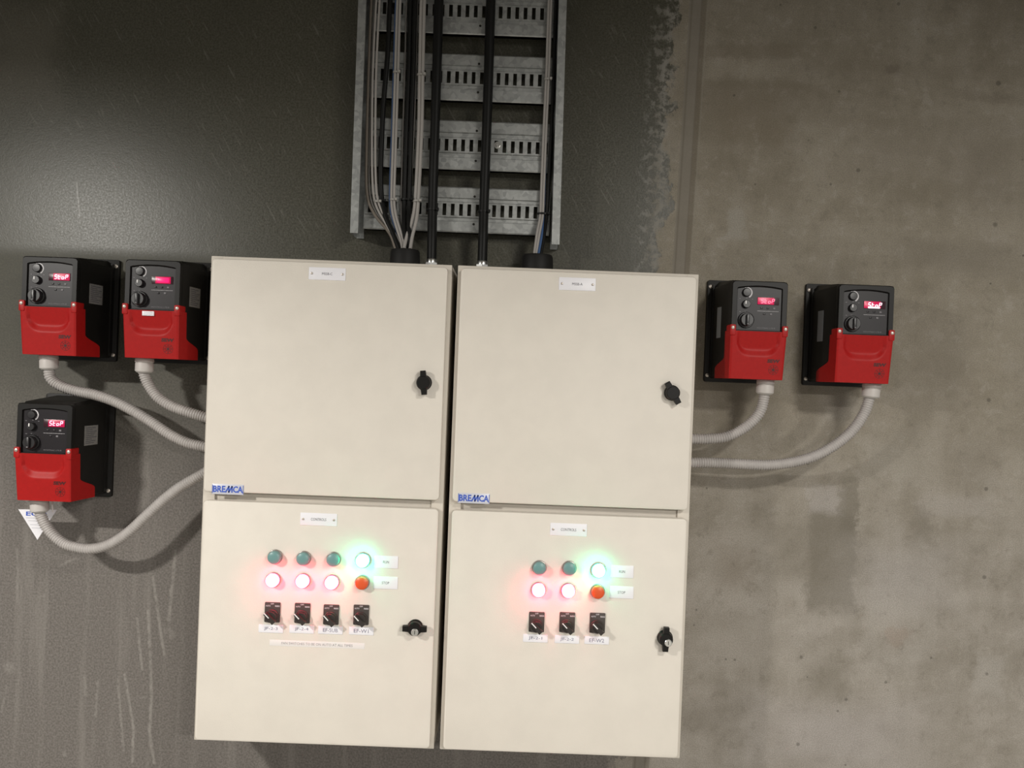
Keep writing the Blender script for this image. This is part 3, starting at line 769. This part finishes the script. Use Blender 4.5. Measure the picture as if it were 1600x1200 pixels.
# ------------------------------------------------------------------ cable tray
YR, YT = -.052, -.092
rb, rt = U(553, 364, YT), U(566, 0, YT)
SH = (rt.x-rb.x)/(rt.z-rb.z)
rb2, rt2 = U(868, 382, YT), U(879.5, 0, YT)
tray = thing('cable_tray', (U(710, 330, -.03).x, 0, U(710, 372, -.05).z), 'galvanised slotted cable tray climbing the wall above the two cabinets', 'cable tray')
o = tray.location.copy()
ZTOP = 2.98
for (p0, p1, s) in ((rb, rt, 1), (rb2, rt2, -1)):
    sl = (p1.x-p0.x)/(p1.z-p0.z); b = MB()
    def xat(z): return p0.x+sl*(z-p0.z)-o.x
    z0, z1 = p0.z, ZTOP; w = .0105
    def bar(xa, xb, ya, yb):
        xa, xb = sorted((xa, xb))
        L = [[(xat(z)+x, y, z-o.z) for x, y in ((xa, ya), (xb, ya), (xb, yb), (xa, yb))] for z in (z0, z1)]
        b.loops(L)
    bar(-w, w, YT, YT+.002)                                # front flange
    bar(-s*w, -s*(w-.002), YT+.0015, -.004)                # web
    bar(-s*w, s*w, -.006, -.004)                           # back flange on the wall
    bar(s*(w-.002), s*w, YT+.0015, YT+.008)                # return lip
    b.build('side_rail', M_galv, tray, smooth=False)
# rungs: wide folded channels with a row of slots
def rung(zc_px_top, zc_px_bot, bolt=None):
    a, c = U(740, zc_px_top, YR), U(740, zc_px_bot, YR)
    zt, zb = a.z, c.z; zc = (zt+zb)/2; h = (zt-zb)/2
    def ex(p0, p1, z): return p0.x+(p1.x-p0.x)/(p1.z-p0.z)*(z-p0.z)
    xl = ex(rb, rt, zc)+.011-o.x+.006; xr = ex(rb2, rt2, zc)-.011-o.x-.006
    b = MB(); s0 = .016                                    # slot half-height
    sk = SH
    prof = [(h, YR+.016), (h, YR+.002), (h-.003, YR), (h*.52, YR-.0005), (h*.49, YR+.0045), (s0+.006, YR+.0045), (s0+.004, YR+.0015), (s0, YR+.0015)]
    def strip(P, flip=False):
        L = []
        for dz, y in P: L.append((dz, y))
        for (d0, y0), (d1, y1) in zip(L[:-1], L[1:]):
            vs = []
            for off in (0, .0018):
                vs += [(xl+sk*d0, y0+off, zc-o.z+d0), (xr+sk*d0, y0+off, zc-o.z+d0), (xr+sk*d1, y1+off, zc-o.z+d1), (xl+sk*d1, y1+off, zc-o.z+d1)]
            b.add(vs, [(0, 1, 2, 3), (7, 6, 5, 4), (0, 4, 5, 1), (2, 6, 7, 3), (1, 5, 6, 2), (0, 3, 7, 4)])
    strip([(d, y) for d, y in prof])
    strip([(-d, y) for d, y in prof][::-1])
    pitch = .0224; n = int((xr-xl)/pitch); st = xl+((xr-xl)-n*pitch)/2
    xs = xl
    for k in range(n+1):
        cx = st+k*pitch; xa, xb = (cx-.0062, cx+.0062) if k else (xl, cx+.0062)
        if k == n: xb = xr
        vs = [(x+sk*d, y, zc-o.z+d) for x in (xa, xb) for y in (YR+.0015, YR+.0033) for d in (-s0, s0)]
        b.add(vs, [(0, 1, 3, 2), (4, 6, 7, 5), (0, 4, 5, 1), (2, 3, 7, 6), (0, 2, 6, 4), (1, 5, 7, 3)])
    for sx in (xl, xr):
        b.box(min(sx, sx), sx+.0015, YR+.002, -.006, zc-o.z-h*.9, zc-o.z+h*.9)
    g = b.build('rung', M_galv, tray, smooth=False)
    for dz in (h*.60, -h*.62):                              # small round holes
        k = MB(); k.lathe([(.0034, 0), (.0034, .0004)], ((xl+xr)/2+.047+sk*dz, YR-.0003 if abs(dz) > h*.52 else YR+.004, zc-o.z+dz), (0, -1, 0), 12); k.build('hole', M_gasket, g)
    if bolt:
        p = U(*bolt, YR); k = MB(); k.lathe([(.010, 0), (.010, .0015)], (p.x-o.x, YR+.0015, p.z-o.z), (0, -1, 0), 24); k.lathe([(.0065, .0015), (.0065, .006), (.0055, .0068)], (p.x-o.x, YR+.0015, p.z-o.z), (0, -1, 0), 6)
        bb = k.build('bolt', M_steel, g)
rung(293, 364); rung(189, 266, (778, 227)); rung(85, 158); rung(-19, 54); rung(-122, -50)

# ------------------------------------------------------------------ cables
ZCAB = 1.9+IN
def cable(name, pts, r, mt, label, group, dx=0., step=.012, zend=ZCAB+.0495):
    """pts: (px, py, depth)"""
    P = [U(px+dx, py, yy) for px, py, yy in pts]
    P[-1].z = zend
    loc = P[-1].copy(); path = [p-loc for p in crom(P, step)]
    b = MB(); b.tube(path, r, 12); ob = b.build(name, mt); ob.location = loc
    return tag(ob, label, 'cable', group)
T = -.066; GY = -.104; GZ = -.036
def topped(p):  # continue a run above the frame parallel to the tray rails
    (x0, y0, d0) = p[0]; return [(x0+5.6, y0-84, d0)]+p
GRP = 'grey cables on the tray'; GRB = 'black cables on the tray'
yb_ = 389.5
G1 = [(588, 0, T), (582.6, 110, T), (581.2, 220, T), (582.5, 290, T), (588, 322, T-.004), (603, 350, -.082), (614.5, 371, -.094), (622, yb_, GY)]
cable('grey_cable', topped(G1), .0032, M_cgrey, 'thin grey cable, left one of the close pair nearest the left tray rail', GRP)
cable('grey_cable', topped([(x+5.2, y, d-.002) for x, y, d in G1[:-1]]+[(626.5, yb_, GY)]), .0032, M_cgrey, 'thin grey cable, right one of the close pair nearest the left tray rail', GRP)
OUT = [(580.3, 0, T+.006), (576, 110, T+.006), (573, 220, T+.006), (573.2, 300, T+.004), (584, 333, -.072), (604, 358, -.084), (612, 371, -.094), (618, yb_, GY)]
cable('brown_grey_cable', topped(OUT), .0040, M_cbrown, 'dull brown cable, outermost on the left side of the tray', GRP)
cable('brown_grey_cable', topped([(x+4.6, y, d+.004) for x, y, d in OUT[:-1]]+[(620, yb_, GY)]), .0024, M_cdgrey, 'thin mid grey cable beside the outermost brown cable', GRP)
cable('black_cable', topped([(609.6, 0, T), (605.6, 85, T), (599, 165, T), (596, 230, T), (594.8, 270, T), (596.4, 310, T), (603, 340, -.078), (613, 362, -.09), (624, yb_, GY-.004)]), .0068, M_cblack, 'thin black cable between the two pale left cable runs', GRB)
G2 = [(621.2, 0, T-.004), (617.6, 110, T-.004), (614.2, 220, T-.004), (611.7, 300, T-.004), (613, 330, T-.010), (620, 357, -.088), (625.5, 374, -.096), (628, yb_, GY-.006)]
cable('grey_cable', topped(G2), .0036, M_cgrey, 'pale grey cable, left one of the pair beside the thin black cable', GRP)
cable('grey_cable', topped([(x+4.4, y, d-.002) for x, y, d in G2[:-1]]+[(632, yb_, GY-.006)]), .0036, M_cgrey, 'pale grey cable, right one of the pair beside the thin black cable', GRP)
cable('blue_cable', topped([(x-2.4, y, d+.006) for x, y, d in G2[:-1]]+[(626, yb_, GY+.006)]), .0028, M_cblue, 'thin blue cable half hidden behind the middle pale pair on the left', GRP)
B2 = [(641.5, 0, T), (638.6, 110, T), (635.3, 200, T), (632, 311, T), (631, 345, -.082), (631.5, 368, -.094), (633, yb_, GY+.004)]
cable('black_cable', topped(B2), .0062, M_cblack, 'black cable, left of the two side by side in the left bundle', GRB)
cable('black_cable', topped([(x+7.4, y, d-.002) for x, y, d in B2[:-1]]+[(637, yb_, GY+.004)]), .0062, M_cblack, 'black cable, right of the two side by side in the left bundle', GRB)
cable('grey_cable', topped([(652.6, 0, T+.006), (650, 110, T+.006), (647, 200, T+.006), (642, 290, T+.006), (637, 340, -.078), (634, 368, -.092), (634, yb_, GY)]), .0024, M_cdgrey, 'thin dull grey cable behind the pale double run of the left bundle', GRP)
cable('grey_cable', topped([(635.4, 0, T+.008), (632.7, 110, T+.008), (629.8, 200, T+.008), (627, 311, T+.008), (628, 345, -.078), (629.5, 368, -.092), (630.5, yb_, GY)]), .0024, M_cdgrey, 'thin dull grey cable just left of the two black cables', GRP)
G3 = [(658.4, 0, T-.006), (655.8, 110, T-.006), (654.2, 200, T-.006), (648.8, 311, T-.006), (643.5, 345, -.084), (636, 368, -.098), (631, yb_, GY-.012)]
cable('grey_cable', topped(G3), .0046, M_cgrey, 'pale grey cable, left one of the thick pair beside the left thick black cable', GRP)
cable('grey_cable', topped([(x+5.0, y, d-.002) for x, y, d in G3[:4]]+[(650.3, 345, -.086), (644.5, 368, -.098), (641, yb_, GY-.012)]), .0046, M_cgrey, 'pale grey cable, right one of the thick pair beside the left thick black cable', GRP)
zg = U(674, 400, -.10)
cable('power_cable', topped([(686, 0, -.078), (682.6, 110, -.078), (679.2, 215, -.078), (676.2, 316, -.082), (675.2, 370, -.094), (674.6, 400.5, -.10)]), .0128, M_cblack, 'thick black power cable running down the tray to the left cabinet gland', 'thick black power cables', zend=ZCAB+.0265)
cable('power_cable', topped([(767, 0, -.078), (763.6, 110, -.078), (760, 215, -.078), (756.4, 316, -.082), (754.8, 370, -.094), (753.8, 403.5, -.10)]), .0130, M_cblack, 'thick black power cable running down the tray to the right cabinet gland', 'thick black power cables', zend=ZCAB+.0265)
yc_ = 397
G4 = [(857.6, 0, T), (853.7, 110, T), (849.2, 210, T), (845.6, 300, T), (844.2, 336, T-.004), (839, 365, -.088), (834.5, yc_, GY)]
cable('grey_cable', topped(G4), .0034, M_cgrey, 'pale grey cable, left one of the pair on the right side of the tray', GRP)
cable('grey_cable', topped([(x+4.0, y, d-.001) for x, y, d in G4[:-1]]+[(838, yc_, GY)]), .0034, M_cgrey, 'pale grey cable, right one of the pair on the right side of the tray', GRP)
B3 = [(869, 0, T), (865.5, 110, T), (861.5, 210, T), (856.5, 300, T), (853.8, 336, T-.002), (850.5, 365, -.086), (845, yc_, GY)]
cable('black_cable', topped(B3), .0050, M_cblack, 'black cable next to the right rail of the tray', GRB)
cable('blue_cable', [(852, 240, T+.008), (850.5, 300, T+.006), (849.6, 336, T+.002), (847, 365, -.088), (841.5, yc_, GY-.003)], .0034, M_cblue, 'blue cable showing above the right cabinet entry', GRP)

# cable ties
def tie(px, py, y, rx, ry, mt, label):
    p = U(px, py, y); n = 28; b = MB()
    L = []
    for h, k in ((-.0024, 1.), (-.0024, 1.12), (.0024, 1.12), (.0024, 1.)):
        L.append([(rx*k*math.cos(2*math.pi*i/n), ry*k*math.sin(2*math.pi*i/n), h) for i in range(n)])
    L.append(L[0]); b.loops(L, False, False)
    b.box(rx*.7, rx*1.0+.0035, -ry*1.1-.0045, -ry*.6, -.003, .003)
    ob = b.build('cable_tie', mt); ob.location = p
    return tag(ob, label, 'cable tie', 'cable ties on the tray')
M_tieg = mat('tie_grey', (.36, .345, .32), .5)
tie(590, 315, T-.004, .0078, .0062, M_tieg, 'pale tie around the leftmost grey pair near the lower rung')
tie(614.3, 312, T-.006, .0082, .0064, M_tieg, 'pale tie around the middle pale pair near the lower rung')
tie(651.4, 314, T-.008, .0098, .0072, M_tieg, 'pale tie around the thick pale pair near the lower rung')
tie(635.8, 312, T-.002, .0150, .0085, M_cblack, 'black tie around the two black cables near the lower rung')
tie(596.6, 314, T, .0086, .0084, M_cblack, 'black tie around the thin black cable near the lower rung')
tie(675.9, 328, -.083, .0142, .0142, M_cblack, 'black tie around the left thick power cable')
tie(755.9, 331, -.083, .0144, .0144, M_cblack, 'black tie around the right thick power cable')
tie(849, 334, T-.002, .0145, .0075, M_cblack, 'black tie binding the grey pair and black cable by the right rail')
tie(619.4, 113, T-.005, .0082, .0064, M_tieg, 'pale tie on the middle pale pair high on the tray')
tie(658, 117, T-.007, .0098, .0072, M_tieg, 'pale tie on the thick pale pair high on the tray')
tie(855.6, 124, T-.001, .0082, .0062, M_tieg, 'pale tie on the right hand grey pair high on the tray')

# ------------------------------------------------------------------ light
def area(name, loc, size, size_y, power, col, rot=(0, 0, 0)):
    l = bpy.data.lights.new(name, 'AREA'); l.shape = 'RECTANGLE'; l.size = size; l.size_y = size_y
    l.energy = power; l.color = col
    ob = bpy.data.objects.new(name, l); C.objects.link(ob); ob.location = loc; ob.rotation_euler = rot
    return ob
WARM = (1., .965, .90)
area('ceiling_or_fill_light', (-1.55, -2.3, 2.47), .26, .12, 140, WARM)
area('ceiling_or_fill_light', (2.1, -2.4, 2.76), .30, .30, 52, WARM)
area('ceiling_or_fill_light', (3.0, -5.2, 2.65), 1.2, .3, 300, WARM)  # added fill light behind the camera, lifts the lower cabinets and right wall
w = bpy.data.worlds.new('plant_room'); sc.world = w; w.use_nodes = True
w.node_tree.nodes['Background'].inputs[0].default_value = (1., .97, .92, 1); w.node_tree.nodes['Background'].inputs[1].default_value = .34

sc.view_settings.view_transform = 'Standard'; sc.view_settings.look = 'None'
sc.view_settings.exposure = 0.; sc.view_settings.gamma = 1.; sc.view_settings.use_curve_mapping = False
